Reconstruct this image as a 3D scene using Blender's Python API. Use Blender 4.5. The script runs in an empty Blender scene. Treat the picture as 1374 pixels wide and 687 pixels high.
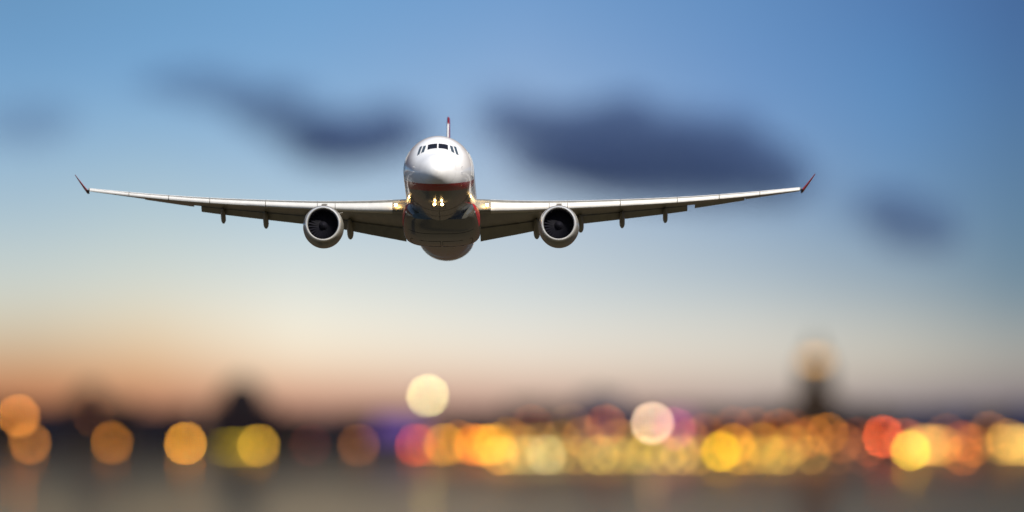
import bpy, bmesh, math, random
from mathutils import Vector, Matrix
random.seed(7)
C = bpy.context.scene.collection
SC = bpy.context.scene
R = math.radians

# ------------------------------------------------------------------ camera
H = 17.0                 # eye height above the water, m
FPX = 20040.0            # focal length in photo pixels (photo 1374 x 687)
HY = 550.0               # photo row of the true horizon
cam_d = bpy.data.cameras.new('camera')
cam = bpy.data.objects.new('camera', cam_d); C.objects.link(cam)
cam_d.sensor_width = 36.0
cam_d.lens = 36.0 * FPX / 1374.0
cam_d.clip_start = 1.0
cam_d.clip_end = 120000.0
PITCH = math.atan((HY - 343.5) / FPX)
cam.location = (0, 0, H)
cam.rotation_euler = (R(90) + PITCH, 0, 0)
cam_d.dof.use_dof = True
cam_d.dof.focus_distance = 1197.0
APERTURE = 4.25          # metres
cam_d.dof.aperture_fstop = cam_d.lens / 1000.0 / APERTURE
cam_d.dof.aperture_blades = 0
SC.camera = cam

# ------------------------------------------------------------------ colour management
SC.view_settings.view_transform = 'Standard'
SC.view_settings.look = 'None'
SC.view_settings.exposure = 0.0
SC.view_settings.gamma = 1.0
SC.render.engine = 'CYCLES'
SC.cycles.use_adaptive_sampling = False
SC.cycles.use_denoising = True
try:
    SC.cycles.denoising_prefilter = 'ACCURATE'
    SC.cycles.denoising_input_passes = 'RGB_ALBEDO_NORMAL'
except Exception: pass
SC.cycles.max_bounces = 6
SC.cycles.volume_bounces = 0
SC.cycles.sample_clamp_indirect = 4.0
SC.cycles.filter_width = 1.5
SC.cycles.caustics_reflective = False
SC.cycles.caustics_refractive = False

def lin(c):
    return tuple((v/255.0/12.92) if v/255.0 <= 0.04045 else ((v/255.0+0.055)/1.055)**2.4 for v in c)

# ------------------------------------------------------------------ sun
SUN_EL, SUN_AZ = R(39), R(158)   # azimuth clockwise from +Y: behind the camera, a little to its right
sd = Vector((math.sin(SUN_AZ)*math.cos(SUN_EL), math.cos(SUN_AZ)*math.cos(SUN_EL), math.sin(SUN_EL)))
sun_d = bpy.data.lights.new('sun', 'SUN')
sun_d.energy = 5.0; sun_d.angle = R(0.5); sun_d.color = (1.0, 0.93, 0.82)
sun = bpy.data.objects.new('sun', sun_d); C.objects.link(sun)
sun.rotation_euler = sd.to_track_quat('Z', 'Y').to_euler()

# ------------------------------------------------------------------ sky
W = bpy.data.worlds.new('World'); SC.world = W; W.use_nodes = True
nt = W.node_tree; nt.nodes.clear()
N = nt.nodes.new; Lk = nt.links.new
def wmath(op, a, b=None, c=None, clamp=False):
    n = N('ShaderNodeMath'); n.operation = op; n.use_clamp = clamp
    for i, v in enumerate((a, b, c)):
        if v is None: continue
        if isinstance(v, (int, float)): n.inputs[i].default_value = v
        else: Lk(v, n.inputs[i])
    return n.outputs[0]
tc = N('ShaderNodeTexCoord'); sp = N('ShaderNodeSeparateXYZ'); Lk(tc.outputs['Generated'], sp.inputs[0])
hyp = wmath('SQRT', wmath('ADD', wmath('MULTIPLY', sp.outputs[0], sp.outputs[0]), wmath('MULTIPLY', sp.outputs[1], sp.outputs[1])))
elev = wmath('ARCTAN2', sp.outputs[2], hyp)            # radians
azim = wmath('ARCTAN2', sp.outputs[0], sp.outputs[1])  # radians, 0 = straight ahead (towards the sunset glow)
# low sky: five columns of colour by elevation, blended by azimuth; stops are (photo row, sRGB)
SKY = [
 (40,  [(0,(105,150,192)),(100,(116,162,205)),(200,(144,180,210)),(300,(176,198,208)),(380,(206,212,204)),(430,(212,204,182)),(480,(206,172,134)),(520,(202,134,90)),(560,(140,78,62)),(600,(90,50,50))]),
 (200, [(0,(108,155,198)),(100,(120,166,210)),(200,(148,184,212)),(300,(184,204,210)),(380,(214,218,208)),(430,(228,216,190)),(480,(226,190,150)),(520,(214,154,112)),(560,(150,88,80)),(600,(95,55,60))]),
 (400, [(0,(112,160,206)),(100,(128,170,212)),(200,(150,184,216)),(300,(184,206,218)),(380,(222,226,220)),(430,(242,238,222)),(480,(248,230,202)),(520,(226,176,142)),(560,(165,102,98)),(600,(100,60,70))]),
 (700, [(0,(114,156,204)),(100,(138,172,213)),(200,(158,182,212)),(300,(182,199,214)),(380,(204,214,217)),(430,(226,226,218)),(480,(238,226,208)),(520,(224,188,164)),(560,(150,105,110)),(600,(90,65,80))]),
 (1000,[(0,(98,141,191)),(100,(110,150,200)),(200,(124,158,200)),(300,(150,174,198)),(380,(178,192,200)),(430,(206,208,202)),(480,(220,212,198)),(520,(206,186,170)),(560,(130,105,120)),(600,(80,60,85))]),
 (1200,[(0,(84,124,176)),(100,(92,138,188)),(200,(104,145,190)),(300,(122,152,182)),(380,(150,168,180)),(430,(180,186,184)),(480,(200,194,180)),(520,(180,166,156)),(560,(110,98,122)),(600,(75,60,90))]),
 (1365,[(0,(71,106,155)),(100,(78,116,162)),(200,(88,124,162)),(300,(100,132,160)),(380,(116,141,158)),(430,(142,155,160)),(480,(170,167,158)),(520,(152,140,136)),(560,(95,85,110)),(600,(65,55,90))]),
]
V0, V1 = 610.0, -40.0    # rows mapped to ramp 0..1
def el_of(v): return (HY - v) / FPX
ramp_in = wmath('DIVIDE', wmath('SUBTRACT', elev, el_of(V0)), el_of(V1) - el_of(V0))
cols = []
for (u, stops) in SKY:
    r = N('ShaderNodeValToRGB'); r.color_ramp.interpolation = 'EASE'
    r.color_ramp.interpolation = 'B_SPLINE'
    e = r.color_ramp.elements
    st = sorted([((V0 - v)/(V0 - V1), c) for v, c in stops])
    e[0].position = st[0][0]; e[0].color = (*lin(st[0][1]), 1)
    e[1].position = st[-1][0]; e[1].color = (*lin(st[-1][1]), 1)
    for p, c in st[1:-1]:
        k = e.new(p); k.color = (*lin(c), 1)
    Lk(ramp_in, r.inputs[0]); cols.append((u, r.outputs[0]))
cur = cols[0][1]
for (u0, _), (u1, c1) in zip(cols, cols[1:]):
    mr = N('ShaderNodeMapRange'); mr.interpolation_type = 'LINEAR'
    Lk(azim, mr.inputs[0])
    mr.inputs[1].default_value = (u0 - 687)/FPX; mr.inputs[2].default_value = (u1 - 687)/FPX
    mx = N('ShaderNodeMixRGB'); Lk(mr.outputs[0], mx.inputs[0]); Lk(cur, mx.inputs[1]); Lk(c1, mx.inputs[2])
    cur = mx.outputs[0]
sky = N('ShaderNodeTexSky'); sky.sky_type = 'NISHITA'; sky.sun_disc = False
sky.sun_elevation = SUN_EL; sky.sun_rotation = SUN_AZ
sky.air_density = 1.0; sky.dust_density = 1.0; sky.ozone_density = 1.0
bg1 = N('ShaderNodeBackground'); Lk(sky.outputs[0], bg1.inputs[0]); bg1.inputs[1].default_value = 0.145
# above the frame and only over the far half: unseen dark band added to darken the water's reflection
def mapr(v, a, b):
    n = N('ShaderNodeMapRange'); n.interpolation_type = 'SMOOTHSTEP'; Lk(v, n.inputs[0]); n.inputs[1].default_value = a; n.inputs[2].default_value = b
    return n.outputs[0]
dim_band = wmath('MULTIPLY', mapr(elev, R(2.0), R(3.6)), mapr(sp.outputs[1], 0.0, 0.4))
mx = N('ShaderNodeMixRGB'); Lk(dim_band, mx.inputs[0]); Lk(cur, mx.inputs[1]); mx.inputs[2].default_value = (*lin((84,52,34)), 1); cur = mx.outputs[0]
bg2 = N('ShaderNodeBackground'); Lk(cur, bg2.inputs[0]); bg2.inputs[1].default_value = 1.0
mr = N('ShaderNodeMapRange'); mr.interpolation_type = 'SMOOTHSTEP'; Lk(elev, mr.inputs[0])
mr.inputs[1].default_value = R(14); mr.inputs[2].default_value = R(35)
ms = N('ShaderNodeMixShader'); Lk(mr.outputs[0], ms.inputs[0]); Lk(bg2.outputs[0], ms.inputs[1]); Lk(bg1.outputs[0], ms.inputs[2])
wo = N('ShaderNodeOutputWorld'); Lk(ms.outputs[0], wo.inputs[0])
W.cycles.sampling_method = 'MANUAL'; W.cycles.sample_map_resolution = 2048

# ------------------------------------------------------------------ helpers
def at(u, v, d):
    """world point seen at photo pixel (u, v) at horizontal distance d"""
    return Vector(((u - 687)/FPX*d, d, H + (HY - v)/FPX*d))

def mat(name, color, rough=0.5, metal=0.0, emit=None, strength=0.0, coat=0.0, noise=0.0, nscale=1.0, ior=1.45, spec=0.5):
    m = bpy.data.materials.new(name); m.use_nodes = True
    t = m.node_tree; b = t.nodes['Principled BSDF']
    b.inputs['Base Color'].default_value = (*color, 1)
    b.inputs['Roughness'].default_value = rough; b.inputs['Metallic'].default_value = metal
    b.inputs['IOR'].default_value = ior
    b.inputs['Coat Weight'].default_value = coat; b.inputs['Coat Roughness'].default_value = 0.06
    b.inputs['Specular IOR Level'].default_value = spec
    if emit:
        b.inputs['Emission Color'].default_value = (*emit, 1); b.inputs['Emission Strength'].default_value = strength
    if noise:
        tcn = t.nodes.new('ShaderNodeTexCoord'); nz = t.nodes.new('ShaderNodeTexNoise')
        nz.inputs['Scale'].default_value = nscale; nz.inputs['Detail'].default_value = 6
        t.links.new(tcn.outputs['Object'], nz.inputs['Vector'])
        mr_ = t.nodes.new('ShaderNodeMapRange'); mr_.inputs[1].default_value = 0.3; mr_.inputs[2].default_value = 0.7
        mr_.inputs[3].default_value = 1 - noise; mr_.inputs[4].default_value = 1.0 + noise*0.3
        t.links.new(nz.outputs[0], mr_.inputs[0])
        mu = t.nodes.new('ShaderNodeMixRGB'); mu.blend_type = 'MULTIPLY'; mu.inputs[0].default_value = 1
        mu.inputs[1].default_value = (*color, 1); t.links.new(mr_.outputs[0], mu.inputs[2])
        t.links.new(mu.outputs[0], b.inputs['Base Color'])
    return m

def link(name, bm, material, parent=None, smooth=False):
    me = bpy.data.meshes.new(name); bmesh.ops.recalc_face_normals(bm, faces=bm.faces); bm.to_mesh(me); bm.free()
    if smooth:
        for p in me.polygons: p.use_smooth = True
        try: me.set_sharp_from_angle(angle=R(38))
        except Exception: pass
    o = bpy.data.objects.new(name, me); C.objects.link(o)
    if material: me.materials.append(material)
    if parent: o.parent = parent
    return o

def tag(o, label=None, cat=None, group=None, kind=None):
    if label: o['label'] = label
    if cat: o['category'] = cat
    if group: o['group'] = group
    if kind: o['kind'] = kind
    return o

def empty(name, loc=(0,0,0)):
    o = bpy.data.objects.new(name, None); C.objects.link(o); o.location = loc; o.empty_display_size = 1
    return o

def box(bm, x0, x1, y0, y1, z0, z1):
    vs = [bm.verts.new((x, y, z)) for x in (x0, x1) for y in (y0, y1) for z in (z0, z1)]
    for f in ((0,1,3,2),(4,6,7,5),(0,4,5,1),(2,3,7,6),(0,2,6,4),(1,5,7,3)):
        bm.faces.new([vs[i] for i in f])

def cyl(bm, a, b, r0, r1, n=12, cap=True):
    a, b = Vector(a), Vector(b); d = (b - a).normalized()
    u = d.orthogonal().normalized(); w = d.cross(u)
    ra = [bm.verts.new(a + (u*math.cos(2*math.pi*i/n) + w*math.sin(2*math.pi*i/n))*r0) for i in range(n)]
    rb = [bm.verts.new(b + (u*math.cos(2*math.pi*i/n) + w*math.sin(2*math.pi*i/n))*r1) for i in range(n)]
    for i in range(n):
        bm.faces.new((ra[i], ra[(i+1) % n], rb[(i+1) % n], rb[i]))
    if cap: bm.faces.new(ra); bm.faces.new(rb[::-1])

def ball(bm, c, r, seg=16, sx=1, sy=1, sz=1):
    bmesh.ops.create_uvsphere(bm, u_segments=seg, v_segments=seg//2+2, radius=1,
        matrix=Matrix.Translation(c) @ Matrix.Diagonal((r*sx, r*sy, r*sz, 1)))

def loft(bm, rings, close=True, cap=True):
    vr = [[bm.verts.new(p) for p in r] for r in rings]
    n = len(rings[0])
    for a, b in zip(vr, vr[1:]):
        for i in range(n if close else n-1):
            j = (i+1) % n
            bm.faces.new((a[i], a[j], b[j], b[i]))
    if cap:
        for r in (vr[0], vr[-1]):
            try: bm.faces.new(r)
            except Exception: pass
    return vr

def pchip(xs, ys, x):
    """monotone cubic interpolation"""
    n = len(xs)
    if x <= xs[0]: return ys[0]
    if x >= xs[-1]: return ys[-1]
    h = [xs[i+1]-xs[i] for i in range(n-1)]; d = [(ys[i+1]-ys[i])/h[i] for i in range(n-1)]
    m = [0]*n; m[0] = d[0]; m[-1] = d[-1]
    for i in range(1, n-1):
        if d[i-1]*d[i] <= 0: m[i] = 0
        else:
            w1 = 2*h[i]+h[i-1]; w2 = h[i]+2*h[i-1]; m[i] = (w1+w2)/(w1/d[i-1]+w2/d[i])
    k = max(i for i in range(n-1) if xs[i] <= x)
    t = (x-xs[k])/h[k]
    return ((2*t**3-3*t**2+1)*ys[k] + (t**3-2*t**2+t)*h[k]*m[k] + (-2*t**3+3*t**2)*ys[k+1] + (t**3-t**2)*h[k]*m[k+1])

# ------------------------------------------------------------------ water and far shore
def water_material():
    m = bpy.data.materials.new('water'); m.use_nodes = True
    t = m.node_tree; b = t.nodes['Principled BSDF']
    b.inputs['Base Color'].default_value = (0.058, 0.046, 0.022, 1)
    b.inputs['IOR'].default_value = 1.33
    # calm water between the ripples: two narrow lobes
    g1 = t.nodes.new('ShaderNodeBsdfGlossy'); g1.inputs['Color'].default_value = (.55,.42,.29,1); g1.inputs['Roughness'].default_value = 0.034
    g2 = t.nodes.new('ShaderNodeBsdfGlossy'); g2.inputs['Color'].default_value = (.55,.42,.29,1); g2.inputs['Roughness'].default_value = 0.062
    gm = t.nodes.new('ShaderNodeMixShader'); gm.inputs[0].default_value = .5; t.links.new(g1.outputs[0], gm.inputs[1]); t.links.new(g2.outputs[0], gm.inputs[2])
    fr = t.nodes.new('ShaderNodeFresnel'); fr.inputs['IOR'].default_value = 1.33
    cm = t.nodes.new('ShaderNodeMixShader'); t.links.new(fr.outputs[0], cm.inputs[0]); t.links.new(b.outputs[0], cm.inputs[1]); t.links.new(gm.outputs[0], cm.inputs[2])
    b.inputs['Roughness'].default_value = 0.3
    b2 = t.nodes.new('ShaderNodeBsdfPrincipled'); b2.inputs['Base Color'].default_value = (0.058, 0.046, 0.022, 1)
    b2.inputs['IOR'].default_value = 1.33; b2.inputs['Roughness'].default_value = 0.34
    tcn = t.nodes.new('ShaderNodeTexCoord'); mp = t.nodes.new('ShaderNodeMapping'); nz = t.nodes.new('ShaderNodeTexNoise')
    mp.inputs['Scale'].default_value = (0.010, 0.0022, 1); nz.inputs['Scale'].default_value = 1.0; nz.inputs['Detail'].default_value = 5
    t.links.new(tcn.outputs['Object'], mp.inputs[0]); t.links.new(mp.outputs[0], nz.inputs['Vector'])
    r = t.nodes.new('ShaderNodeMapRange'); r.inputs[1].default_value = .3; r.inputs[2].default_value = .7; r.inputs[3].default_value = 0.30; r.inputs[4].default_value = 0.52
    t.links.new(nz.outputs[0], r.inputs[0])
    mxs = t.nodes.new('ShaderNodeMixShader'); t.links.new(r.outputs[0], mxs.inputs[0]); t.links.new(cm.outputs[0], mxs.inputs[1]); t.links.new(b2.outputs[0], mxs.inputs[2])
    t.links.new(mxs.outputs[0], t.nodes['Material Output'].inputs['Surface'])
    return m
ZS = 6000.0   # distance of the far shore
ZP = 5000.0   # distance of the pier in front of its right part
bm = bmesh.new()
xs_ = [-60000, -8000, -800, 800, 8000, 60000]; ys_ = [-40000, -2000, 1500, 3500, ZS+40, 20000, 90000]
g = [[bm.verts.new((x, y, 0)) for x in xs_] for y in ys_]
for j in range(len(ys_)-1):
    for i in range(len(xs_)-1): bm.faces.new((g[j][i], g[j][i+1], g[j+1][i+1], g[j+1][i]))
tag(link('water', bm, water_material()), kind='structure')

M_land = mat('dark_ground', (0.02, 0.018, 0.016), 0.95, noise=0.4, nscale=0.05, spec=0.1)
bm = bmesh.new()
# the far bank: a low quay with an uneven crest of ground behind it
nx = 60; rows = [(0, -1.0), (0.01, 1.6), (12, 1.7), (300, 3.0), (1500, 7.0), (4000, 9.0)]
gv = []
for (dy, z) in rows:
    gv.append([bm.verts.new((-3000 + 6000*i/nx, ZS + dy, z + (random.uniform(-.6, .6) if dy > 100 else 0))) for i in range(nx+1)])
for a, b in zip(gv, gv[1:]):
    for i in range(nx): bm.faces.new((a[i], a[i+1], b[i+1], b[i]))
tag(link('far_shore', bm, M_land), kind='structure')

M_conc = mat('dark_concrete', (0.05, 0.045, 0.04), 0.85, noise=0.4, nscale=0.3, spec=0.2)
PIER_U0, PIER_U1 = 620, 1440
bm = bmesh.new()
px0, px1 = at(PIER_U0, 0, ZP).x, at(PIER_U1, 0, ZP).x
box(bm, px0, px1, ZP-2, ZP+5, 0.25, 0.75)
for i in range(28):
    x = px0 + 2 + (px1-px0-4)*i/27
    for y in (ZP-1, ZP+4): cyl(bm, (x, y, -1.5), (x, y, 0.3), 0.22, 0.22, 8)
tag(link('pier', bm, M_conc), 'low dark pier on piles below the lamp row at the right half of the shore', 'pier')

# ------------------------------------------------------------------ waterfront buildings
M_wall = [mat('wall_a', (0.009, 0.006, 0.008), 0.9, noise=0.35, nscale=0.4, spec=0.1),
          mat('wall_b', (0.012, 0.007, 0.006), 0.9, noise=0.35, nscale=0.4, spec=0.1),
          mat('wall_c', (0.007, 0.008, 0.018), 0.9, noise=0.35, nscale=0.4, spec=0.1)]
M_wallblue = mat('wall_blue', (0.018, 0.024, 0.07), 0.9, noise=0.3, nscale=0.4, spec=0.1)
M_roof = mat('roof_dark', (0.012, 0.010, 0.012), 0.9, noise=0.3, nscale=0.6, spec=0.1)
M_pane = mat('dark_pane', (0.010, 0.010, 0.014), 0.6, spec=0.1)
M_frame = mat('window_frame', (0.05, 0.05, 0.05), 0.6)
bm = bmesh.new(); box(bm, -0.55, 0.55, -0.06, 0.0, -0.75, 0.75)
WIN_ME = bpy.data.meshes.new('window'); bm.to_mesh(WIN_ME); bm.free(); WIN_ME.materials.append(M_pane)

def building(u0, u1, vtop, d, style, wallmat, label, group=None, name='building'):
    """a block standing on the shore, from photo column u0 to u1 and up to row vtop"""
    p0, p1 = at(u0, vtop, d), at(u1, vtop, d)
    base = 1.5; w = p1.x - p0.x; h = max(4.0, p0.z - base); dep = random.uniform(9, 16)
    root = empty(name, ((p0.x+p1.x)/2, d, base)); tag(root, label, 'building', group)
    bm = bmesh.new(); box(bm, -w/2, w/2, 0, dep, -1.0, h)
    link('wall', bm, wallmat, root)
    bm = bmesh.new()
    if style == 'gable':
        rh = min(3.2, w*0.25)
        a = [bm.verts.new(p) for p in ((-w/2-.4, -.5, h), (w/2+.4, -.5, h), (w/2+.4, dep+.5, h), (-w/2-.4, dep+.5, h), (-w/2-.4, dep/2, h+rh), (w/2+.4, dep/2, h+rh))]
        for f in ((0,1,5,4), (2,3,4,5), (0,4,3), (1,2,5), (0,3,2,1)): bm.faces.new([a[i] for i in f])
        rf = link('roof', bm, M_roof, root)
        bm = bmesh.new(); box(bm, w*0.2, w*0.2+0.9, dep*.4, dep*.4+0.9, h+rh*0.4, h+rh+1.0); link('chimney', bm, M_roof, rf)
    elif style == 'dome':
        r = w*0.33
        bmesh.ops.create_uvsphere(bm, u_segments=20, v_segments=12, radius=1, matrix=Matrix.Translation((0, dep/2, h)) @ Matrix.Diagonal((r, min(r, dep*.45), r*1.05, 1)))
        rf = link('dome', bm, M_roof, root, True)
        bm = bmesh.new(); cyl(bm, (0, dep/2, h+r), (0, dep/2, h+r+2.2), 0.5, 0.1, 8); link('finial', bm, M_roof, rf)
    else:
        box(bm, -w/2-.2, w/2+.2, -.2, dep+.2, h+.003, h+.5)
        rf = link('roof', bm, M_roof, root)
        bm = bmesh.new(); box(bm, -w*.2, w*.05, dep*.3, dep*.7, h+.5, h+2.0); link('roof_hut', bm, M_roof, rf)
    nxw = max(2, int(w/3.2)); nzw = max(1, int(h/3.4))
    while nxw*nzw > 18: nxw -= 1
    for iz in range(nzw):
        for ix in range(nxw):
            if iz == 0 and ix == nxw//2: continue
            o = bpy.data.objects.new('window', WIN_ME); C.objects.link(o); o.parent = root
            o.location = (-w/2 + w*(ix+.5)/nxw, -0.003, 2.0 + iz*h/nzw)
    bm = bmesh.new(); box(bm, -.6, .6, -.09, 0.0, 0.02, 2.3)
    dr = link('door', bm, M_frame, root); dr.location = (-w/2 + w*(nxw//2+.5)/nxw, -.003, 0)
    return root

GB = 'dark waterfront buildings blurred along the far shore'
LB = 'dark out of focus building block in the low skyline behind the shore lights'
def top_of(u):
    pts = [(-80,550),(60,548),(100,538),(150,542),(200,554),(285,548),(300,535),(350,535),(365,554),(500,556),(600,554),(680,550),(740,544),(860,547),(960,550),(1060,544),(1130,548),(1460,550)]
    return pchip([p[0] for p in pts], [p[1] for p in pts], u)
u = -70; k = 0
while u < 1450:
    w = random.uniform(30, 62)
    if u < 372 and u + w > 276:
        u = 372; continue
    st = random.choice(['flat', 'gable', 'flat', 'gable'])
    wm = M_wallblue if (u > 1120 and k % 3 != 0) or 760 < u < 830 else M_wall[k % 3]
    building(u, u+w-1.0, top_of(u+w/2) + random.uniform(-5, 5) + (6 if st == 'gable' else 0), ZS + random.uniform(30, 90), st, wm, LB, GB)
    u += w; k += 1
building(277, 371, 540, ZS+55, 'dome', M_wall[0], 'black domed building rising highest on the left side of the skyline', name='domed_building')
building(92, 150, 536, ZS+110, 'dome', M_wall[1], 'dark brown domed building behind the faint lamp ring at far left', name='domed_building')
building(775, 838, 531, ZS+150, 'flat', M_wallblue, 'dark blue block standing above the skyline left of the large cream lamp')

# violet floodlit halls
def hall(u0, u1, v0, v1, col, strength, label, d):
    p0, p1 = at(u0, v0, d), at(u1, v0, d); zt, zb = p0.z, at(u0, v1, d).z
    w = p1.x-p0.x; root = empty('floodlit_hall', ((p0.x+p1.x)/2, d, 1.5)); tag(root, label, 'building')
    h = zt - 1.5
    bm = bmesh.new(); box(bm, -w/2, w/2, 0, 12, -1, h+1.0); link('wall', bm, M_wall[2], root)
    bm = bmesh.new(); box(bm, -w/2-.3, w/2+.3, -.3, 12.3, h+1.003, h+1.5); link('roof', bm, M_roof, root)
    m = mat('floodlight_glow', (0.02, 0.02, 0.02), 0.6, emit=lin(col), strength=strength)  # coloured floodlight put into the facade as its own glow
    bm = bmesh.new(); box(bm, -w/2+.5, w/2-.5, -.15, 0.0-.003, zb-1.5, h); link('glowing_facade', bm, m, root)
    return root
hall(500, 574, 560, 590, (88, 40, 150), 0.75, 'violet floodlit hall left of the lamps at mid shore, under the pale high lamp', ZS+22)
hall(885, 935, 556, 584, (140, 50, 130), 0.75, 'magenta floodlit hall right of the large cream lamp', ZS+22)

# ------------------------------------------------------------------ the tower
M_stone = mat('tower_stone', (0.022, 0.014, 0.009), 0.85, noise=0.35, nscale=0.5, spec=0.15)
M_gold = mat('gold_lit', (0.3, 0.2, 0.05), 0.6, emit=lin((225, 155, 50)), strength=2.6)
M_copper = mat('tower_roof', (0.10, 0.085, 0.05), 0.7, noise=0.3, nscale=0.5)
def tower():
    d = ZS + 40; p = at(1094, 0, d); z = lambda v: at(0, v, d).z - 1.5
    root = empty('clock_tower', (p.x, d, 1.5))
    tag(root, 'tall dark square tower with a glowing gold top rising above the right skyline', 'tower')
    bm = bmesh.new()
    box(bm, -9, 9, -6.5, 6.5, -1, z(528)); box(bm, -6.4, 6.4, -4.6, 4.6, z(528)+.003, z(492))
    link('shaft', bm, M_stone, root)
    bm = bmesh.new(); box(bm, -7.0, 7.0, -5.2, 5.2, z(492)+.003, z(488)); link('cornice', bm, M_stone, root)
    lb = bmesh.new(); cyl(lb, (0,0,z(488)+.003), (0,0,z(478)), 4.2, 3.8, 16); la = link('lantern', lb, M_gold, root)
    for i in range(8):
        a = i*math.pi/4 + .2; bm = bmesh.new()
        cyl(bm, (4.5*math.cos(a), 4.5*math.sin(a), z(488)+.005), (4.5*math.cos(a), 4.5*math.sin(a), z(478)), .28, .28, 8)
        link('column', bm, M_stone, la)
    bm = bmesh.new()
    prof = [(4.9, 478), (4.7, 476), (3.4, 470), (2.0, 463), (1.0, 458), (.5, 452), (.12, 440)]
    rings = [[(r*math.cos(2*math.pi*i/16), r*math.sin(2*math.pi*i/16), z(v)+.01) for i in range(16)] for r, v in prof]
    loft(bm, rings); link('spire', bm, M_copper, root, True)
    for zz in (z(530), z(512)):
        for x in (-2, 2):
            o = bpy.data.objects.new('window', WIN_ME); C.objects.link(o); o.parent = root; o.location = (x, -4.603, zz)
    bm = bmesh.new(); cyl(bm, (0, -4.603, z(499)), (0, -4.75, z(499)), 1.5, 1.5, 24); link('clock_face', bm, M_frame, root)
tower()

# ------------------------------------------------------------------ shore lamps
M_pole = mat('lamp_post', (0.03, 0.03, 0.03), 0.5, metal=0.6)
RB = 28.0   # blur radius of a far point, photo px
LAMPR = 3.0 # radius of a lamp globe, photo px
emats = {}
LV = 1.12
def lamp(u, v, col, val=1.0, label=None, group=None, cat='lamp', d=None, name='street_lamp', r=LAMPR):
    """post with a glowing globe; col*val is the tone its blurred image adds"""
    d = d or ZS - 0.0 + 6
    blur = APERTURE*(1-1197.0/d)*FPX/1197.0/2
    st = (blur/r)**2
    p = at(u, v, d); ground = 0.75 if d < ZS-500 else 1.6
    root = empty(name, (p.x, d, ground)); tag(root, label, cat, group)
    rm = r*d/FPX; h = max(rm + 0.35, p.z - ground)
    val = val*LV*(.48 if d < ZS-500 else .68); key = (col, round(val*st, 2))
    if key not in emats:
        emats[key] = mat('lamp_glow', (0.02, 0.02, 0.02), 0.5, emit=lin(col), strength=val*st)
    bm = bmesh.new(); ball(bm, (0, 0, h), rm, 16); link('globe', bm, emats[key], root, True)
    bm = bmesh.new(); cyl(bm, (0, 0, -.02), (0, 0, max(h - rm + .05, .1)), 0.14, 0.09, 8)
    cyl(bm, (0, 0, 0.0), (0, 0, min(0.5, h*.4)), 0.26, 0.2, 8)
    link('post', bm, M_pole, root)
    return root

AMB, ORA, RED, YEL, CRM = (215,145,50), (205,120,45), (215,80,40), (245,190,50), (240,205,165)
singles = [
 # u, v, colour, value, label
 (25,558,(205,125,50),.85,'upper of the two overlapping orange lamps at the far left end of the shore'),
 (40,594,(185,115,45),.62,'lower of the two overlapping orange lamps at the far left end of the shore'),
 (125,558,(90,50,25),.35,'faint brown lamp above the dark shore, just right of the left pair'),
 (150,594,(165,100,30),.70,'brownish orange lamp alone, second lamp spot from the left pair'),
 (249,595,(222,150,45),.95,'bright amber lamp left of the olive light strip'),
 (347,598,(200,150,45),.62,'amber lamp at the right end of the olive light strip'),
 (416,608,(70,30,25),.55,'very dim maroon lamp right of the olive strip'),
 (481,600,(125,75,40),.62,'dim brown lamp alone below the violet hall'),
 (574,531,(232,222,150),.72,'pale yellow green lamp high above the shore, left of centre'),
 (558,598,(190,62,30),.62,'red lamp at the left end of the dense lamp row'),
 (875,568,(245,205,165),.95,'large cream white lamp above the pier lamp row'),
 (967,606,(250,200,30),.95,'brightest yellow lamp in the middle right of the pier row'),
 (1185,586,(225,85,40),.90,'red orange lamp left of the bright yellow one on the right'),
 (1222,604,(255,215,60),1.0,'bright yellow lamp in front of the cream light strip on the right'),
 (1292,617,(205,115,40),.50,'lowest orange lamp between the two cream light strips'),
 (1155,624,(120,75,55),.30,'dim lamp ring low over the water right of the pier row'),
]
for (u, v, c, val, lb) in singles:
    low = v > 602 and u > 630
    lamp(u, v, c, val, lb, d=ZP+1.5 if low else None, name='lamp_mast' if v < 545 else 'street_lamp')
GS = 'amber lamps on the far shore quay'
LS = 'amber brown blurred lamp in the upper row along the far quay'
for (u, v, c, val) in [
 (571,604,(160,85,35),.45),(590,590,(120,80,40),.30),(597,597,(200,140,40),.70),(636,598,(215,120,30),.65),(641,604,(200,100,40),.40),(652,598,(225,150,40),.65),(664,596,(235,165,50),.60),
 (713,571,(140,80,50),.42),(725,595,(170,140,60),.30),(765,569,(120,90,70),.35),(790,598,(140,110,60),.25),(813,571,(185,100,45),.50),(905,575,(180,60,110),.45),(848,596,(170,130,50),.30),
 (905,597,(150,130,60),.25),(984,573,(140,70,40),.35),(1012,574,(150,80,35),.35),(984,598,(225,150,30),.55),(1046,576,(150,80,35),.42),(1074,590,(160,85,40),.35),(1064,577,(120,60,30),.30),(1090,585,(170,100,35),.40),(1110,582,(185,110,30),.50),
 (1150,588,(150,80,45),.30),(1215,590,(215,110,60),.40),(1270,583,(140,85,45),.35),(1290,593,(190,90,40),.42),(1327,580,(150,90,45),.45),(1245,596,(210,150,80),.45),
 (616,592,(200,120,45),.38),(682,588,(190,130,50),.36),(700,600,(205,150,60),.34),(752,592,(180,130,55),.32),(782,587,(190,120,50),.34),(830,590,(180,125,50),.34),(875,602,(200,150,60),.34),(925,590,(190,120,45),.34),(945,583,(170,100,40),.32),(1022,595,(200,140,45),.42),(1062,600,(205,150,55),.36),(1128,594,(170,95,40),.34),(1165,598,(160,85,45),.30),(1262,606,(210,140,50),.36),(1305,600,(200,120,45),.40),(1352,590,(215,150,60),.40)]:
    lamp(u, v, c, val, LS, GS)
GP = 'pale yellow lamps in a row along the pier'
LP = 'pale yellow olive blurred lamp in the low row along the pier'
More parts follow.
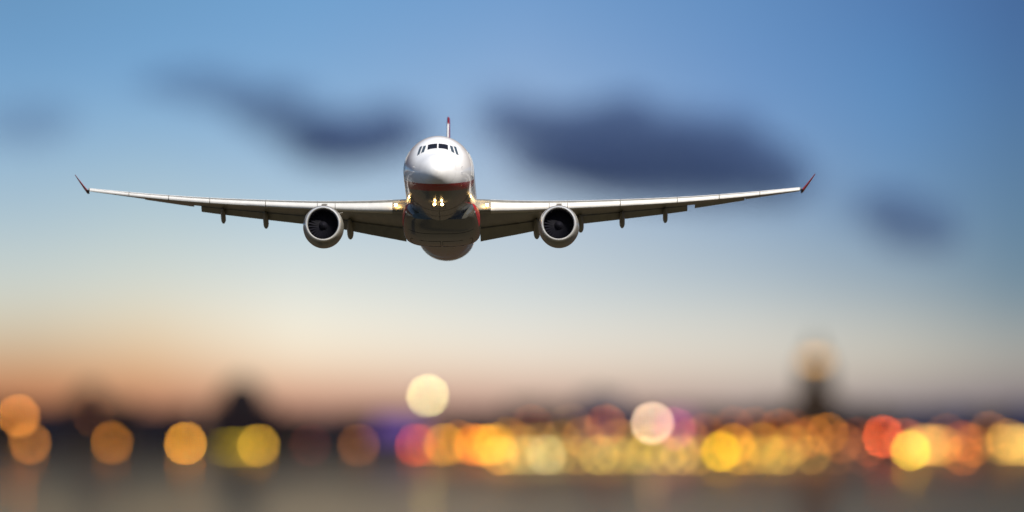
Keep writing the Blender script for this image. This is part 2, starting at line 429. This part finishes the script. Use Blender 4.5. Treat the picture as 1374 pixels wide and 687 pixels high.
for (u, c, val) in [(672,(225,165,65),.62),(690,(215,180,90),.40),(708,(190,175,105),.50),(733,(225,205,140),.62),(748,(190,170,90),.42),(774,(190,150,70),.46),(803,(205,180,85),.60),(824,(200,165,80),.52),
 (847,(175,155,60),.46),(866,(190,170,85),.40),(893,(190,160,60),.52),(914,(205,170,95),.60),(936,(205,165,60),.42),(992,(215,165,45),.46),(1010,(195,150,55),.40),
 (1032,(195,160,60),.52),(1050,(200,165,75),.55),(1088,(165,135,65),.52),(1120,(120,90,55),.28)]:
    lamp(u, 611.5 + random.uniform(-1.2, 1.2), c, val, LP, GP, d=ZP+1.5, name='pier_lamp')

# long lit window bands (seen as blurred bars)
def light_strip(u0, u1, v, col, val, label, d=None, hpx=4.5):
    d = d or ZS + 10
    p0, p1 = at(u0, v, d), at(u1, v, d); w = p1.x-p0.x; hm = hpx*d/FPX; zc = p0.z - 1.6
    root = empty('lit_pavilion', ((p0.x+p1.x)/2, d, 1.6)); tag(root, label, 'pavilion')
    blur = APERTURE*(1-1197.0/d)*FPX/1197.0/2
    st = math.pi*blur/(2*hpx)
    m = mat('lit_glass', (0.02,0.02,0.02), 0.4, emit=lin(col), strength=val*st)
    bm = bmesh.new(); box(bm, -w/2-.4, w/2+.4, 0, 8, -.5, zc+hm/2+.5); link('wall', bm, M_wall[1], root)
    bm = bmesh.new(); box(bm, -w/2, w/2, -.12, -.003, zc-hm/2, zc+hm/2); link('lit_window', bm, m, root)
    bm = bmesh.new(); box(bm, -w/2-1, w/2+1, -1.4, 8.6, zc+hm/2+.503, zc+hm/2+.8); link('roof', bm, M_roof, root)
light_strip(298, 350, 601, (165,138,25), 1.15, 'low pavilion with an olive yellow lit window band on the left shore')
light_strip(1226, 1268, 598, (240,185,85), .85, 'low pavilion with a cream yellow lit window band behind the bright yellow lamp')
light_strip(1342, 1420, 597, (250,200,95), .85, 'low pavilion with a bright cream lit window band at the right edge')

# ------------------------------------------------------------------ clouds
def cloud(blobs, density, label, albedo, dist=20000.0):
    s = dist/FPX; root = None
    for (nm, grow, dens, n) in (('cloud', 1.0, density, 5), ('cloud_fringe', 1.45, density*.28, 5)):
        bm = bmesh.new()
        for (u, v, w, h) in blobs:
            c = at(u, v, dist)
            for i in range(n):
                ox, oz, oy = random.uniform(-.32,.32)*w*s, random.uniform(-.25,.25)*h*s, random.uniform(-.3,.3)*w*s
                f = random.uniform(.55,.8)*grow
                bmesh.ops.create_icosphere(bm, subdivisions=3, radius=1, matrix=Matrix.Translation((c.x+ox, c.y+oy, c.z+oz)) @ Matrix.Diagonal((w*s*.5*f, w*s*.5*f, h*s*.5*f, 1)))
        m = bpy.data.materials.new('cloud_vapour'); m.use_nodes = True; t = m.node_tree; t.nodes.clear()
        o_ = t.nodes.new('ShaderNodeOutputMaterial'); pv = t.nodes.new('ShaderNodeVolumePrincipled')
        pv.inputs['Color'].default_value = (*albedo, 1); pv.inputs['Density'].default_value = dens
        t.links.new(pv.outputs[0], o_.inputs['Volume'])
        o = link(nm, bm, m, root)
        md = o.modifiers.new('merge', 'REMESH'); md.mode = 'VOXEL'; md.voxel_size = 5.0*s; md.use_smooth_shade = True
        if root is None: root = o; tag(o, label, 'cloud')
    return root
CA = (0.12, 0.20, 0.46)
cloud([(225,108,80,40),(275,116,100,52),(320,128,80,50)], .0065, 'faint blue grey cloud at the upper left, start of the left cloud chain', CA)
cloud([(360,146,100,62),(400,164,100,60)], .011, 'small dark blue cloud in the middle of the left cloud chain', CA)
cloud([(450,184,100,62),(512,172,110,66),(480,188,150,62)], .014, 'dark blue cloud just left of the airplane cockpit', CA)
cloud([(680,160,90,70),(735,178,140,84),(832,166,110,80),(800,200,220,80),(870,205,200,100),(945,196,130,96),(1000,224,150,96),(900,236,290,60)], .0118, 'long dark slate blue cloud right of the airplane above its wing', CA)
cloud([(1180,283,110,56),(1235,305,100,60)], .0075, 'small faint dark cloud low at the right of the sky', CA)
cloud([(45,165,120,66)], .003, 'very faint grey cloud at the left edge of the sky', CA)

# ------------------------------------------------------------------ the airplane
# body frame: X aft from the nose, Y to the plane's left (picture right), Z up
XREF = 6.0
THETA_B = math.atan(2.55/16.93)
yaw = 0.0112
ref = at(588.3, 227, 1184.0)
el_ref = math.atan2(ref.z - H, 1184.0)
pitch = THETA_B - el_ref
aft = Vector((yaw, math.cos(pitch), -math.sin(pitch))).normalized()
roll = R(0.16)
right = Vector((math.cos(roll), 0, -math.sin(roll)))
right = (right - aft*right.dot(aft)).normalized()
up = right.cross(aft)
origin = ref - aft*XREF
plane = empty('airplane', origin)
rot = Matrix((aft, right, up)).transposed()
# keep a right-handed frame: (aft, right, up) with Y to picture right
if rot.determinant() < 0: print('WARNING left handed')
plane.rotation_euler = rot.to_euler()
tag(plane, 'white twin engine airliner with red winglets flying head on towards the camera', 'airplane')

def paint(name, base, rough=0.28, coat=0.5, grime=0.12, extra=None):
    m = bpy.data.materials.new(name); m.use_nodes = True; t = m.node_tree; b = t.nodes['Principled BSDF']
    b.inputs['Roughness'].default_value = rough; b.inputs['Coat Weight'].default_value = coat; b.inputs['Coat Roughness'].default_value = 0.05
    tcn = t.nodes.new('ShaderNodeTexCoord'); mp = t.nodes.new('ShaderNodeMapping'); mp.inputs['Scale'].default_value = (.25, 1.6, 1.6)
    nz = t.nodes.new('ShaderNodeTexNoise'); nz.inputs['Scale'].default_value = 1.3; nz.inputs['Detail'].default_value = 7
    t.links.new(tcn.outputs['Object'], mp.inputs[0]); t.links.new(mp.outputs[0], nz.inputs['Vector'])
    r = t.nodes.new('ShaderNodeMapRange'); r.inputs[1].default_value = .35; r.inputs[2].default_value = .65; r.inputs[3].default_value = 1-grime; r.inputs[4].default_value = 1
    t.links.new(nz.outputs[0], r.inputs[0])
    mu = t.nodes.new('ShaderNodeMixRGB'); mu.blend_type = 'MULTIPLY'; mu.inputs[0].default_value = 1
    t.links.new(r.outputs[0], mu.inputs[2]); t.links.new(mu.outputs[0], b.inputs['Base Color'])
    mu.inputs[1].default_value = (*base, 1)
    if extra: extra(t, tcn, mu)
    return m

RED_C = (0.45, 0.008, 0.022)
def nmath(t, op, a, b=None, c=None):
    n = t.nodes.new('ShaderNodeMath'); n.operation = op
    for i, v in enumerate((a, b, c)):
        if v is None: continue
        if isinstance(v, (int, float)): n.inputs[i].default_value = v
        else: t.links.new(v, n.inputs[i])
    return n.outputs[0]
def livery(t, tcn, mu):
    s = t.nodes.new('ShaderNodeSeparateXYZ'); t.links.new(tcn.outputs['Object'], s.inputs[0])
    x, z = s.outputs[0], s.outputs[2]
    lo = nmath(t, 'MINIMUM', nmath(t, 'MULTIPLY_ADD', x, .20, -2.76), -1.35)     # top of the grey belly paint
    hi = nmath(t, 'MULTIPLY_ADD', x, .20, -2.13)
    grey = nmath(t, 'LESS_THAN', z, lo)
    redm = nmath(t, 'MULTIPLY', nmath(t, 'MULTIPLY', nmath(t, 'LESS_THAN', z, hi), nmath(t, 'GREATER_THAN', z, nmath(t,'MULTIPLY_ADD', x, .20, -2.76))), nmath(t, 'LESS_THAN', x, 9.0))
    m1 = t.nodes.new('ShaderNodeMixRGB'); t.links.new(grey, m1.inputs[0]); m1.inputs[1].default_value = (.92,.91,.90,1); m1.inputs[2].default_value = (.17,.165,.145,1)
    m2 = t.nodes.new('ShaderNodeMixRGB'); t.links.new(redm, m2.inputs[0]); t.links.new(m1.outputs[0], m2.inputs[1]); m2.inputs[2].default_value = (*RED_C,1)
    t.links.new(m2.outputs[0], mu.inputs[1])
M_fus = paint('fuselage_paint', (.8,.8,.8), .25, .6, .06, livery)
def fairing_livery(t, tcn, mu):
    s = t.nodes.new('ShaderNodeSeparateXYZ'); t.links.new(tcn.outputs['Object'], s.inputs[0])
    x, z = s.outputs[0], s.outputs[2]; ya = nmath(t, 'ABSOLUTE', s.outputs[1])
    redm = nmath(t, 'MULTIPLY', nmath(t, 'LESS_THAN', x, 20.0), nmath(t, 'GREATER_THAN', ya, nmath(t, 'MULTIPLY_ADD', z, -.36, 2.10)))
    m2 = t.nodes.new('ShaderNodeMixRGB'); t.links.new(redm, m2.inputs[0]); m2.inputs[1].default_value = (.085,.08,.062,1); m2.inputs[2].default_value = (.48,.010,.018,1)
    t.links.new(m2.outputs[0], mu.inputs[1])
    b = t.nodes['Principled BSDF']
    t.links.new(nmath(t, 'MULTIPLY_ADD', redm, .4, .16), b.inputs['Roughness'])
    t.links.new(nmath(t, 'MULTIPLY_ADD', redm, -.45, .45), b.inputs['Coat Weight'])
M_fair = paint('fairing_paint', (.4,.4,.4), .25, .35, .35, fairing_livery)
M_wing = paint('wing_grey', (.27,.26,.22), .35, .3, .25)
M_white = paint('white_paint', (.80,.78,.74), .25, .6, .08)
M_slat = paint('slat_metal', (.76,.74,.70), .35, .2, .08)
M_red = paint('red_paint', (.42,.01,.03), .3, .5, .05)
M_lip = mat('lip_metal', (.74,.73,.70), .25, metal=.5)
M_nac = paint('nacelle_paint', (.36,.35,.30), .3, .4, .2)
M_dark = mat('duct_dark', (.02,.02,.03), .5)
M_fan = mat('fan_metal', (.006,.006,.012), .6, metal=.0)
M_glass = mat('cockpit_glass', (.01,.01,.015), .12)
M_sideglass = mat('side_glass', (.05,.07,.09), .2)  # lighter than the front panes: sky reflection put into the colour
M_seal = mat('dark_seal', (.03,.03,.03), .6)
M_lamp = mat('landing_lamp', (.1,.1,.1), .3, emit=(1.0,.60,.18), strength=80.0)
M_lampw = mat('taxi_lamp', (.1,.1,.1), .3, emit=(1.0,.62,.22), strength=50.0)

# fuselage sections: x, top, bottom, half width
FS = [(0,-.85,-.85,0.0),(.12,-.48,-1.20,.36),(.4,-.18,-1.50,.70),(.9,.18,-1.80,1.08),(1.5,.50,-2.06,1.43),(2.2,.85,-2.28,1.76),(2.8,1.25,-2.43,2.00),(3.5,1.80,-2.57,2.22),
      (4.3,2.25,-2.68,2.43),(5.3,2.55,-2.77,2.62),(6.6,2.74,-2.81,2.76),(8.5,2.82,-2.82,2.82),(20,2.82,-2.82,2.82),(29,2.82,-2.82,2.82),(33.5,2.82,-2.66,2.72),(38,2.82,-2.30,2.58),(44,2.82,-1.65,2.42),(50,2.72,-1.0,2.25),(56,2.45,.45,1.4),(61,2.05,1.2,.55),(63,1.75,1.4,.15)]
fx = [s[0] for s in FS]
def sec(x):
    # square-root spacing keeps the nose round
    return tuple(pchip(fx, [s[i] for s in FS], x) for i in (1,2,3))
def zsurf(x, y):
    t, b, w = sec(x); zc = (t+b)/2; q = min(1, abs(y)/max(w,1e-6))
    return zc + (t-b)/2*math.sqrt(max(0, 1-q*q))
NR = 64
bm = bmesh.new(); rings = []
xs = [0.005,.03,.07,.12,.2,.3,.4,.55,.7,.9,1.1,1.3,1.5,1.75,2.0,2.2,2.4,2.6,2.8,3.0,3.25,3.5,3.75,4.0,4.3,4.6,5,5.3,5.7,6.1,6.6,7.2,8.0,9,11,14,18,22,26,30,34,37,39,40.5,42,44,46,48,50,52,54,56,58,60,61,62,63]
for x in xs:
    if x < .12:
        f = math.sqrt(x/.12); t, b, w = -.85+.37*f, -.85-.35*f, .36*f
    else: t, b, w = sec(x)
    zc, rz = (t+b)/2, (t-b)/2
    rings.append([(x, w*math.sin(2*math.pi*i/NR), zc + rz*math.cos(2*math.pi*i/NR)) for i in range(NR)])
loft(bm, rings)
fus = link('fuselage', bm, M_fus, plane, True)

def window_patch(name, quad, parent, material, off=.02, n=8):
    """quad of (y, x) corners laid on the upper nose skin; a thin slab that follows it"""
    bm = bmesh.new(); g = []
    for i in range(n+1):
        row = []
        for j in range(n+1):
            a, b = i/n, j/n
            y = (quad[0][0]*(1-a)+quad[1][0]*a)*(1-b) + (quad[3][0]*(1-a)+quad[2][0]*a)*b
            x = (quad[0][1]*(1-a)+quad[1][1]*a)*(1-b) + (quad[3][1]*(1-a)+quad[2][1]*a)*b
            p = Vector((x, y, zsurf(x, y)))
            e = .02
            nx_ = (zsurf(x+e, y)-zsurf(x-e, y))/(2*e); ny_ = (zsurf(x, y+e)-zsurf(x, y-e))/(2*e)
            nn = Vector((-nx_, -ny_, 1)).normalized()
            row.append(bm.verts.new(p + nn*off))
        g.append(row)
    for i in range(n):
        for j in range(n): bm.faces.new((g[i][j], g[i+1][j], g[i+1][j+1], g[i][j+1]))
    ret = bmesh.ops.extrude_face_region(bm, geom=bm.faces[:])
    bmesh.ops.translate(bm, vec=(.02, 0, -.03), verts=[v for v in ret['geom'] if isinstance(v, bmesh.types.BMVert)])
    return link(name, bm, material, parent, True)
for s in (-1, 1):
    for q in ([(.05,2.68),(.82,2.74),(.78,3.32),(.05,3.26)], [(1.08,2.72),(1.33,2.80),(1.14,3.44),(.92,3.34)], [(1.44,2.86),(1.64,2.99),(1.42,3.68),(1.22,3.54)]):
        q = [(s*y, x) for y, x in q]
        w = window_patch('cockpit_window', q, fus, M_glass if abs(q[0][0]) < .5 else M_sideglass)

# radome seam
def ring_at(x, w_, mat_, name, parent, off=.004):
    bm = bmesh.new(); rs = []
    for xx in (x, x+w_):
        t, b, w = sec(xx); zc, rz = (t+b)/2, (t-b)/2
        rs.append([(xx, (w+off)*math.sin(2*math.pi*i/NR), zc+(rz+off)*math.cos(2*math.pi*i/NR)) for i in range(NR)])
    loft(bm, rs, cap=False)
    return link(name, bm, mat_, parent, True)
M_seam = mat('panel_seam', (.45,.45,.44), .5)
ring_at(1.55, .018, M_seam, 'radome_seam', fus)
# pitot probes and door outlines at the front
for s in (-1, 1):
    bm = bmesh.new(); x = 2.5; t, b, w = sec(x)
    for zz in (-.35, -.75):
        yy = w*math.sqrt(1-((zz-(t+b)/2)/((t-b)/2))**2)
        cyl(bm, (x, s*(yy-.02), zz), (x-.02, s*(yy+.12), zz), .02, .02, 8); cyl(bm, (x, s*(yy+.12), zz), (x-.3, s*(yy+.12), zz), .018, .01, 8)
    link('pitot_probe', bm, M_lip, fus)
    # forward door outline as a thin raised frame
    bm = bmesh.new()
    def skin(x, z, off=.012):
        t, b, w = sec(x); zc, rz = (t+b)/2, (t-b)/2; q = (z-zc)/rz
        return Vector((x, s*((w+off)*math.sqrt(max(0,1-q*q))), z + off*q))
    path = [skin(5.6, -.55+1.9*i/10) for i in range(11)] + [skin(5.6+1.05*i/6, 1.35) for i in range(1,7)] + [skin(6.65, 1.35-1.9*i/10) for i in range(1,11)] + [skin(6.65-1.05*i/6, -.55) for i in range(1,6)]
    for a, b_ in zip(path, path[1:]+path[:1]): cyl(bm, a, b_, .018, .018, 6)
    link('door_outline', bm, M_seam, fus)
# antenna blades on the roof
bm = bmesh.new()
for x in (9.5, 14): 
    a = [bm.verts.new(p) for p in ((x,-.02,2.8),(x+.5,-.02,2.8),(x+.55,-.01,3.15),(x+.3,-.01,3.15),(x,.02,2.8),(x+.5,.02,2.8),(x+.55,.01,3.15),(x+.3,.01,3.15))]
    for f in ((0,1,2,3),(4,5,6,7),(0,3,7,4),(1,2,6,5),(3,2,6,7)): bm.faces.new([a[i] for i in f])
link('antenna', bm, M_white, fus)

# belly fairing
BF = [(14.5,-2.2,-2.78,2.2),(16,-1.0,-3.0,2.80),(18,-.6,-3.28,3.02),(20.5,-.4,-3.50,3.12),(23,-.4,-3.56,3.14),(25,-.5,-3.46,3.10),(26.8,-.7,-3.16,2.98),(28.4,-1.0,-2.78,2.6),(30,-1.3,-2.1,2.1),(32,-1.5,-1.9,1.5)]
bm = bmesh.new(); rings = []
bx = [b[0] for b in BF]
for k in range(31):
    x = 14.5 + 17.5*k/30
    t, b, w = (pchip(bx, [q[i] for q in BF], x) for i in (1,2,3))
    zc, rz = (t+b)/2, (t-b)/2; ring = []
    for i in range(56):
        a = 2*math.pi*i/56; ca, sa = math.cos(a), math.sin(a); n = 3.0
        ring.append((x, w*math.copysign(abs(sa)**(2/n), sa), zc + rz*math.copysign(abs(ca)**(2/n), ca)))
    rings.append(ring)
loft(bm, rings); fair = link('belly_fairing', bm, M_fair, plane, True)

def fair_bottom(x, y):
    t, b, w = (pchip(bx, [q[i] for q in BF], x) for i in (1,2,3)); zc, rz = (t+b)/2, (t-b)/2
    q = min(1, abs(y)/w); return zc - rz*(1-q**3)**(1/3)
def seam(name, pts, parent, r=.018):
    bm = bmesh.new()
    for a, b_ in zip(pts, pts[1:]): cyl(bm, a, b_, r, r, 6)
    return link(name, bm, M_seal, parent)
for s_ in (-1, 1):
    # main gear doors
    loop = [(21.5,.08),(22.5,.08),(23.5,.08),(24.6,.08),(24.6,.9),(24.6,1.7),(24.2,2.4),(23,2.5),(22,2.5),(21.5,2.4),(21.5,1.6),(21.5,.8),(21.5,.08)]
    seam('gear_door_seam', [(x, s_*y, fair_bottom(x, y)-.005) for x, y in loop], fair)
seam('panel_seam', [(18.6, -2.6+5.2*i/16, fair_bottom(18.6, -2.6+5.2*i/16)-.004) for i in range(17)], fair)
def fus_bottom(x, y):
    t, b, w = sec(x); return (t+b)/2 - (t-b)/2*math.sqrt(max(0, 1-(y/w)**2))
for s_ in (-1, 1):
    loop = [(6.2,0),(6.2,.55),(7.2,.55),(8.4,.55),(8.4,0)]
    seam('nose_gear_door_seam', [(x, s_*y, fus_bottom(x, y)-.004) for x, y in loop], fus, .015)
for x in (9.6, 12.4):
    seam('panel_seam', [(x, sec(x)[2]*math.sin(a_)*1.001, fus_bottom(x, sec(x)[2]*math.sin(a_))-.003) for a_ in [R(-75+150*i/24) for i in range(25)]], fus, .012)
# drain mast and belly aerials
for (x, hgt) in ((10.6, .32), (13.2, .28)):
    bm = bmesh.new()
    a = [bm.verts.new(p) for p in ((x,-.02,-2.8),(x+.4,-.02,-2.8),(x+.45,-.01,-2.82-hgt),(x+.22,-.01,-2.82-hgt),(x,.02,-2.8),(x+.4,.02,-2.8),(x+.45,.01,-2.82-hgt),(x+.22,.01,-2.82-hgt))]
    for f in ((0,1,2,3),(4,5,6,7),(0,3,7,4),(1,2,6,5),(3,2,6,7)): bm.faces.new([a[i] for i in f])
    link('belly_aerial', bm, M_seal, fus)

# wing definition (one side): y, xLE, zLE, chord, incidence deg (nose up), t/c
WS = [(2.4,20.6,-.62,11.2,4.1,.135),(6.0,22.9,-.34,9.4,2.6,.125),(9.5,25.1,.02,7.6,1.3,.118),(14.5,28.2,.64,6.3,.2,.112),(19.8,31.5,1.40,5.0,-.9,.108),(25.0,34.8,2.30,3.6,-3.2,.104),(29.0,37.3,3.08,2.45,-4.6,.10)]
wy = [w[0] for w in WS]
def wsec(y): return tuple(pchip(wy, [w[i] for w in WS], y) for i in range(1,6))
def foil(tc_, c):
    # upper and lower height at chord fraction c, with rear camber
    yt = 5*tc_*(.2969*math.sqrt(c)-.1260*c-.3516*c*c+.2843*c**3-.1036*c**4)
    cam = .022*(1-(2*c-.9)**2/1.0) if c > 0 else 0
    cam = .07*c*(1-c)
    return cam+yt, cam-yt*.92
def wpt(y, c, h, side):
    xl, zl, ch, inc, tc_ = wsec(y); i = R(inc)
    X, Z = c*ch, h*ch
    return Vector((xl + X*math.cos(i) + Z*math.sin(i), side*y, zl - X*math.sin(i) + Z*math.cos(i)))
def cspace(c0, c1, n): return [c0+(c1-c0)*(.5-.5*math.cos(math.pi*k/n)) for k in range(n+1)]
def wing_loft(bm, side, ylist, c0, c1, n=14, transform=None, scale_t=1.0, grow=0.0):
    rings = []
    for y in ylist:
        tc_ = wsec(y)[4]; cs = cspace(c0, c1, n); ch = wsec(y)[2]
        upc = [(c, foil(tc_, c)[0]*scale_t+grow/ch) for c in cs]; lo = [(c, foil(tc_, c)[1]*scale_t-grow/ch) for c in reversed(cs)]
        pts = upc+lo[(0 if c1 < .999 else 1):(-1 if c0 < .001 else None)]
        ring = [wpt(y, c, h, side) for c, h in pts]
        if transform: ring = [transform(p, y, side) for p in ring]
        rings.append(ring)
    loft(bm, rings)
def lerp(a, b, n): return [a+(b-a)*i/n for i in range(n+1)]
def hinge(c_h, deg, drop=0.0, back=0.0):
    def f(p, y, side):
        xl, zl, ch, inc, tc_ = wsec(y); hp = wpt(y, c_h, -.01, side); a = R(deg)
        d = p - hp
        return Vector((hp.x + d.x*math.cos(a) + d.z*math.sin(a) + back*ch, p.y, hp.z - d.x*math.sin(a) + d.z*math.cos(a) - drop*ch))
    return f
def slat_tf(p, y, side):
    xl, zl, ch, inc, tc_ = wsec(y); hp = wpt(y, .12, 0, side); a = R(-14)
    d = p - hp
    return Vector((hp.x + d.x*math.cos(a) + d.z*math.sin(a) - .012*ch, p.y, hp.z - d.x*math.sin(a) + d.z*math.cos(a) - .004*ch))

def pod(bm, side, y, x0, x1, zc0, zc1, r, drop_tail=.2):
    """canoe shaped flap track fairing"""
    rings = []
    for k in range(25):
        t = k/24; x = x0+(x1-x0)*t; z = zc0+(zc1-zc0)*t
        rr = r*(math.sin(math.pi*t)**.55 if t < .5 else 1.0 if t < .74 else (1-((t-.74)/.26)**1.7)) + .01
        rings.append([(x, side*y + rr*.72*math.sin(2*math.pi*i/16), z + rr*1.35*math.cos(2*math.pi*i/16)) for i in range(16)])
    loft(bm, rings)

for side in (-1, 1):
    bm = bmesh.new(); wing_loft(bm, side, lerp(2.4, 29.0, 30), 0.03, .74, 16)
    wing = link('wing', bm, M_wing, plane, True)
    # fixed trailing edge outboard of the flap
    # slats
    for (a, b_) in ((3.95, 8.6),(10.1, 14.3),(14.36, 18.9),(18.96, 22.3),(22.36, 25.6),(25.66, 28.9)):
        bm = bmesh.new(); wing_loft(bm, side, lerp(a, b_, 5), 0.0, .115, 10, slat_tf, 1.0, .03); link('slat', bm, M_slat, wing, True)
    # fixed leading edge root and engine piece
    for (a, b_, mm) in ((2.5, 3.91, M_wing), (8.64, 10.06, M_slat)):
        bm = bmesh.new(); wing_loft(bm, side, lerp(a, b_, 3), 0.0, .115, 10, slat_tf, 1.0, .03 if mm is M_slat else .0); link('leading_edge', bm, mm, wing, True)
    bm = bmesh.new(); wing_loft(bm, side, lerp(3.0, 9.1, 6), .725, 1.0, 8, hinge(.74, 12, .012, .015)); link('flap', bm, M_wing, wing, True)
    bm = bmesh.new(); wing_loft(bm, side, lerp(9.16, 19.75, 8), .725, 1.0, 8, hinge(.74, 13, .012, .015)); link('flap', bm, M_wing, wing, True)
    bm = bmesh.new(); wing_loft(bm, side, lerp(20.35, 24.4, 5), .735, 1.0, 8, hinge(.74, 9 if side < 0 else 1)); link('aileron', bm, M_wing, wing, True)
    bm = bmesh.new(); wing_loft(bm, side, lerp(24.46, 28.9, 5), .735, 1.0, 8, hinge(.74, 4 if side < 0 else -2)); link('aileron', bm, M_wing, wing, True)
    # flap track fairings
    for (y, ln, r, bk, dz) in ((7.55, 5.2, .36, .95, .62),(11.1, 4.6, .34, .9, .55),(14.45, 4.2, .30, .95, .55),(17.95, 3.8, .27, .95, .5)):
        xl, zl, ch, inc, tc_ = wsec(y); te = wpt(y, 1.0, 0, side); m_ = wpt(y, .55, foil(tc_, .55)[1], side)
        bm = bmesh.new(); pod(bm, side, y, m_.x, te.x+bk, m_.z-.15, te.z-dz-.36, r); link('flap_track_fairing', bm, M_wing, wing, True)
    # winglet
    bm = bmesh.new(); rings = []
    root_le = wpt(29.0, 0.02, 0, side); 
    for k in range(9):
        t = k/8; yy = 29.0 + .12 + 1.05*t; zz = root_le.z + (.0 + 1.5*t**1.05); xx = root_le.x + .25 + 1.5*t; ch = 2.0*(1-t)+.6*t; th = .075*(1-t)+.025
        rings.append([(xx + ch*(.5-.5*math.cos(2*math.pi*i/16)), side*(yy + th*math.sin(2*math.pi*i/16)*.9), zz + th*.35*math.sin(2*math.pi*i/16)*-1) for i in range(16)])
    loft(bm, rings); link('winglet', bm, M_red, wing, True)
    bm = bmesh.new(); rings = []
    for (y, sc_) in ((29.0, 1.0),(29.12, .95)):
        rings.append([(root_le.x+.2+1.9*(.5-.5*math.cos(2*math.pi*i/16)), side*y, root_le.z-.02+.10*sc_*math.sin(2*math.pi*i/16)) for i in range(16)])
    loft(bm, rings); link('tip_cap', bm, M_seal, wing, True)
    # landing light in the wing root
    p = wpt(3.66, 0.0, 0, side)
    bm = bmesh.new(); ball(bm, (p.x-.42, side*3.66, p.z-.12), .115, 12); link('landing_light', bm, M_lamp, wing, True)

    # ---------------- engine
    ex, ey, ez = 17.3, 9.43, -2.68
    eng = empty('engine', (ex, side*ey, ez)); eng.parent = plane; eng.rotation_euler = (0, R(-0.5), 0)
    def lathe(prof, n=64, flip=False):
        bm = bmesh.new()
        loft(bm, [[(x, r*math.cos(2*math.pi*i/n), r*math.sin(2*math.pi*i/n)) for i in range(n)] for x, r in prof], cap=False); return bm
    link('nacelle', lathe([(.30,1.47),(.6,1.54),(1.1,1.60),(1.8,1.635),(2.6,1.63),(3.4,1.56),(4.2,1.42),(5.0,1.22),(5.02,1.16),(4.4,1.25)]), M_nac, eng, True)
    link('intake_lip', lathe([(.34,1.475),(.20,1.44),(.08,1.395),(.02,1.35),(0,1.305),(.03,1.265),(.10,1.235),(.22,1.215),(.34,1.205)]), M_lip, eng, True)
    link('intake_duct', lathe([(.34,1.205),(.7,1.20),(1.2,1.22),(1.5,1.22)]), M_dark, eng, True)
    link('core_nozzle', lathe([(3.6,.95),(5.0,.85),(6.0,.62),(6.02,.5),(5.4,.45)]), M_lip, eng, True)
    link('exhaust_cone', lathe([(5.3,.42),(6.3,.28),(7.1,.02)]), M_dark, eng, True)
    bm = bmesh.new()
    for k in range(26):
        a = 2*math.pi*k/26
        vs = []
        for r_, tw, cw in ((.38,.15,.12),(.8,.3,.15),(1.21,.5,.17)):
            for sgn in (-1, 1):
                da = sgn*cw/r_*.75
                vs.append(bm.verts.new((1.30 + sgn*tw*.35, r_*math.cos(a+da), r_*math.sin(a+da))))
        bm.faces.new((vs[0],vs[1],vs[3],vs[2])); bm.faces.new((vs[2],vs[3],vs[5],vs[4]))
    link('fan', bm, M_fan, eng, True)
    bm = bmesh.new(); cyl(bm, (1.62,0,0), (1.66,0,0), 1.21, 1.21, 40); link('duct_back', bm, M_dark, eng)
    link('spinner', lathe([(.72,.01),(.78,.08),(.9,.17),(1.1,.29),(1.35,.38),(1.5,.39)], 32), M_fan, eng, True)
    # pylon
    bm = bmesh.new(); rings = []
    for (x, zt, zb, w_) in ((1.8,1.62,1.50,.10),(2.6,1.75,1.45,.20),(4.2,2.1,1.3,.26),(6.5,2.5,.9,.28),(9.0,2.35,1.2,.22),(10.8,2.0,1.8,.05)):
        rings.append([(x, w_*sy, z) for sy, z in ((-1,zb),(-1,(zt+zb)/2),(-.8,zt),(.8,zt),(1,(zt+zb)/2),(1,zb))])
    loft(bm, rings); link('pylon', bm, M_nac, eng, True)
    # strake on the nacelle, inboard side
    bm = bmesh.new(); a0 = math.radians(52); yb = -side*math.sin(a0)*1.60; zb = math.cos(a0)*1.60; yo = -side*math.sin(a0)*2.0; zo = math.cos(a0)*2.0
    va = [bm.verts.new(p) for p in ((1.3,yb*.99,zb*.99),(3.0,yb,zb),(3.0,yo,zo),(2.3,yo*.98,zo*.98))]
    bm.faces.new(va); r_ = bmesh.ops.extrude_face_region(bm, geom=bm.faces[:]); bmesh.ops.translate(bm, vec=(0,.02,.03), verts=[v for v in r_['geom'] if isinstance(v, bmesh.types.BMVert)])
    link('strake', bm, M_nac, eng)

    # tailplane
    bm = bmesh.new(); rings = []
    for k in range(6):
        t = k/5; y = 1.1 + 6.2*t; xl = 52.6 + 3.4*t; ch = 4.2*(1-t)+1.7*t; z = 2.0 + .95*t
        rings.append([(xl+ch*(.5-.5*math.cos(2*math.pi*i/20)), side*y, z+ch*.045*math.sin(2*math.pi*i/20)) for i in range(20)])
    loft(bm, rings); link('tailplane', bm, M_white, plane, True)

# fin
bm = bmesh.new(); rings = []
ZTOP = 11.85
for k in range(9):
    t = k/8; z = 2.4 + (ZTOP-2.4)*t; xl = 48.0 + 7.6*t; ch = 9.0*(1-t)+3.2*t; th = .30*(1-t)+.13*t
    rings.append([(xl+ch*(.5-.5*math.cos(2*math.pi*i/24)), th*math.sin(2*math.pi*i/24), z) for i in range(24)])
loft(bm, rings); fin = link('tail_fin', bm, M_red, plane, True)
# pale leading edge strip of the fin
bm = bmesh.new(); rings = []
for t in (.05, .35, .65, .93):
    z = 2.4 + (ZTOP-2.4)*t; xl = 48.0 + 7.6*t
    rings.append([(xl+dx, yy, z) for dx, yy in ((.15,-.07),(-.02,-.05),(-.05,0),(-.02,.05),(.15,.07))])
loft(bm, rings); link('leading_edge', bm, M_white, fin, True)

# taxi lights under the nose with their small bracket
bm = bmesh.new()
x = 5.4
cyl(bm, (x+.1, 0, -2.70), (x, 0, -3.02), .09, .07, 10); box(bm, x-.02, x+.1, -.36, .36, -2.97, -2.93)
br = link('light_bracket', bm, M_seal, plane)
for s in (-1, 1):
    bm = bmesh.new(); ball(bm, (x-.10, s*.30, -2.92), .10, 12); link('taxi_light', bm, M_lampw, br, True)
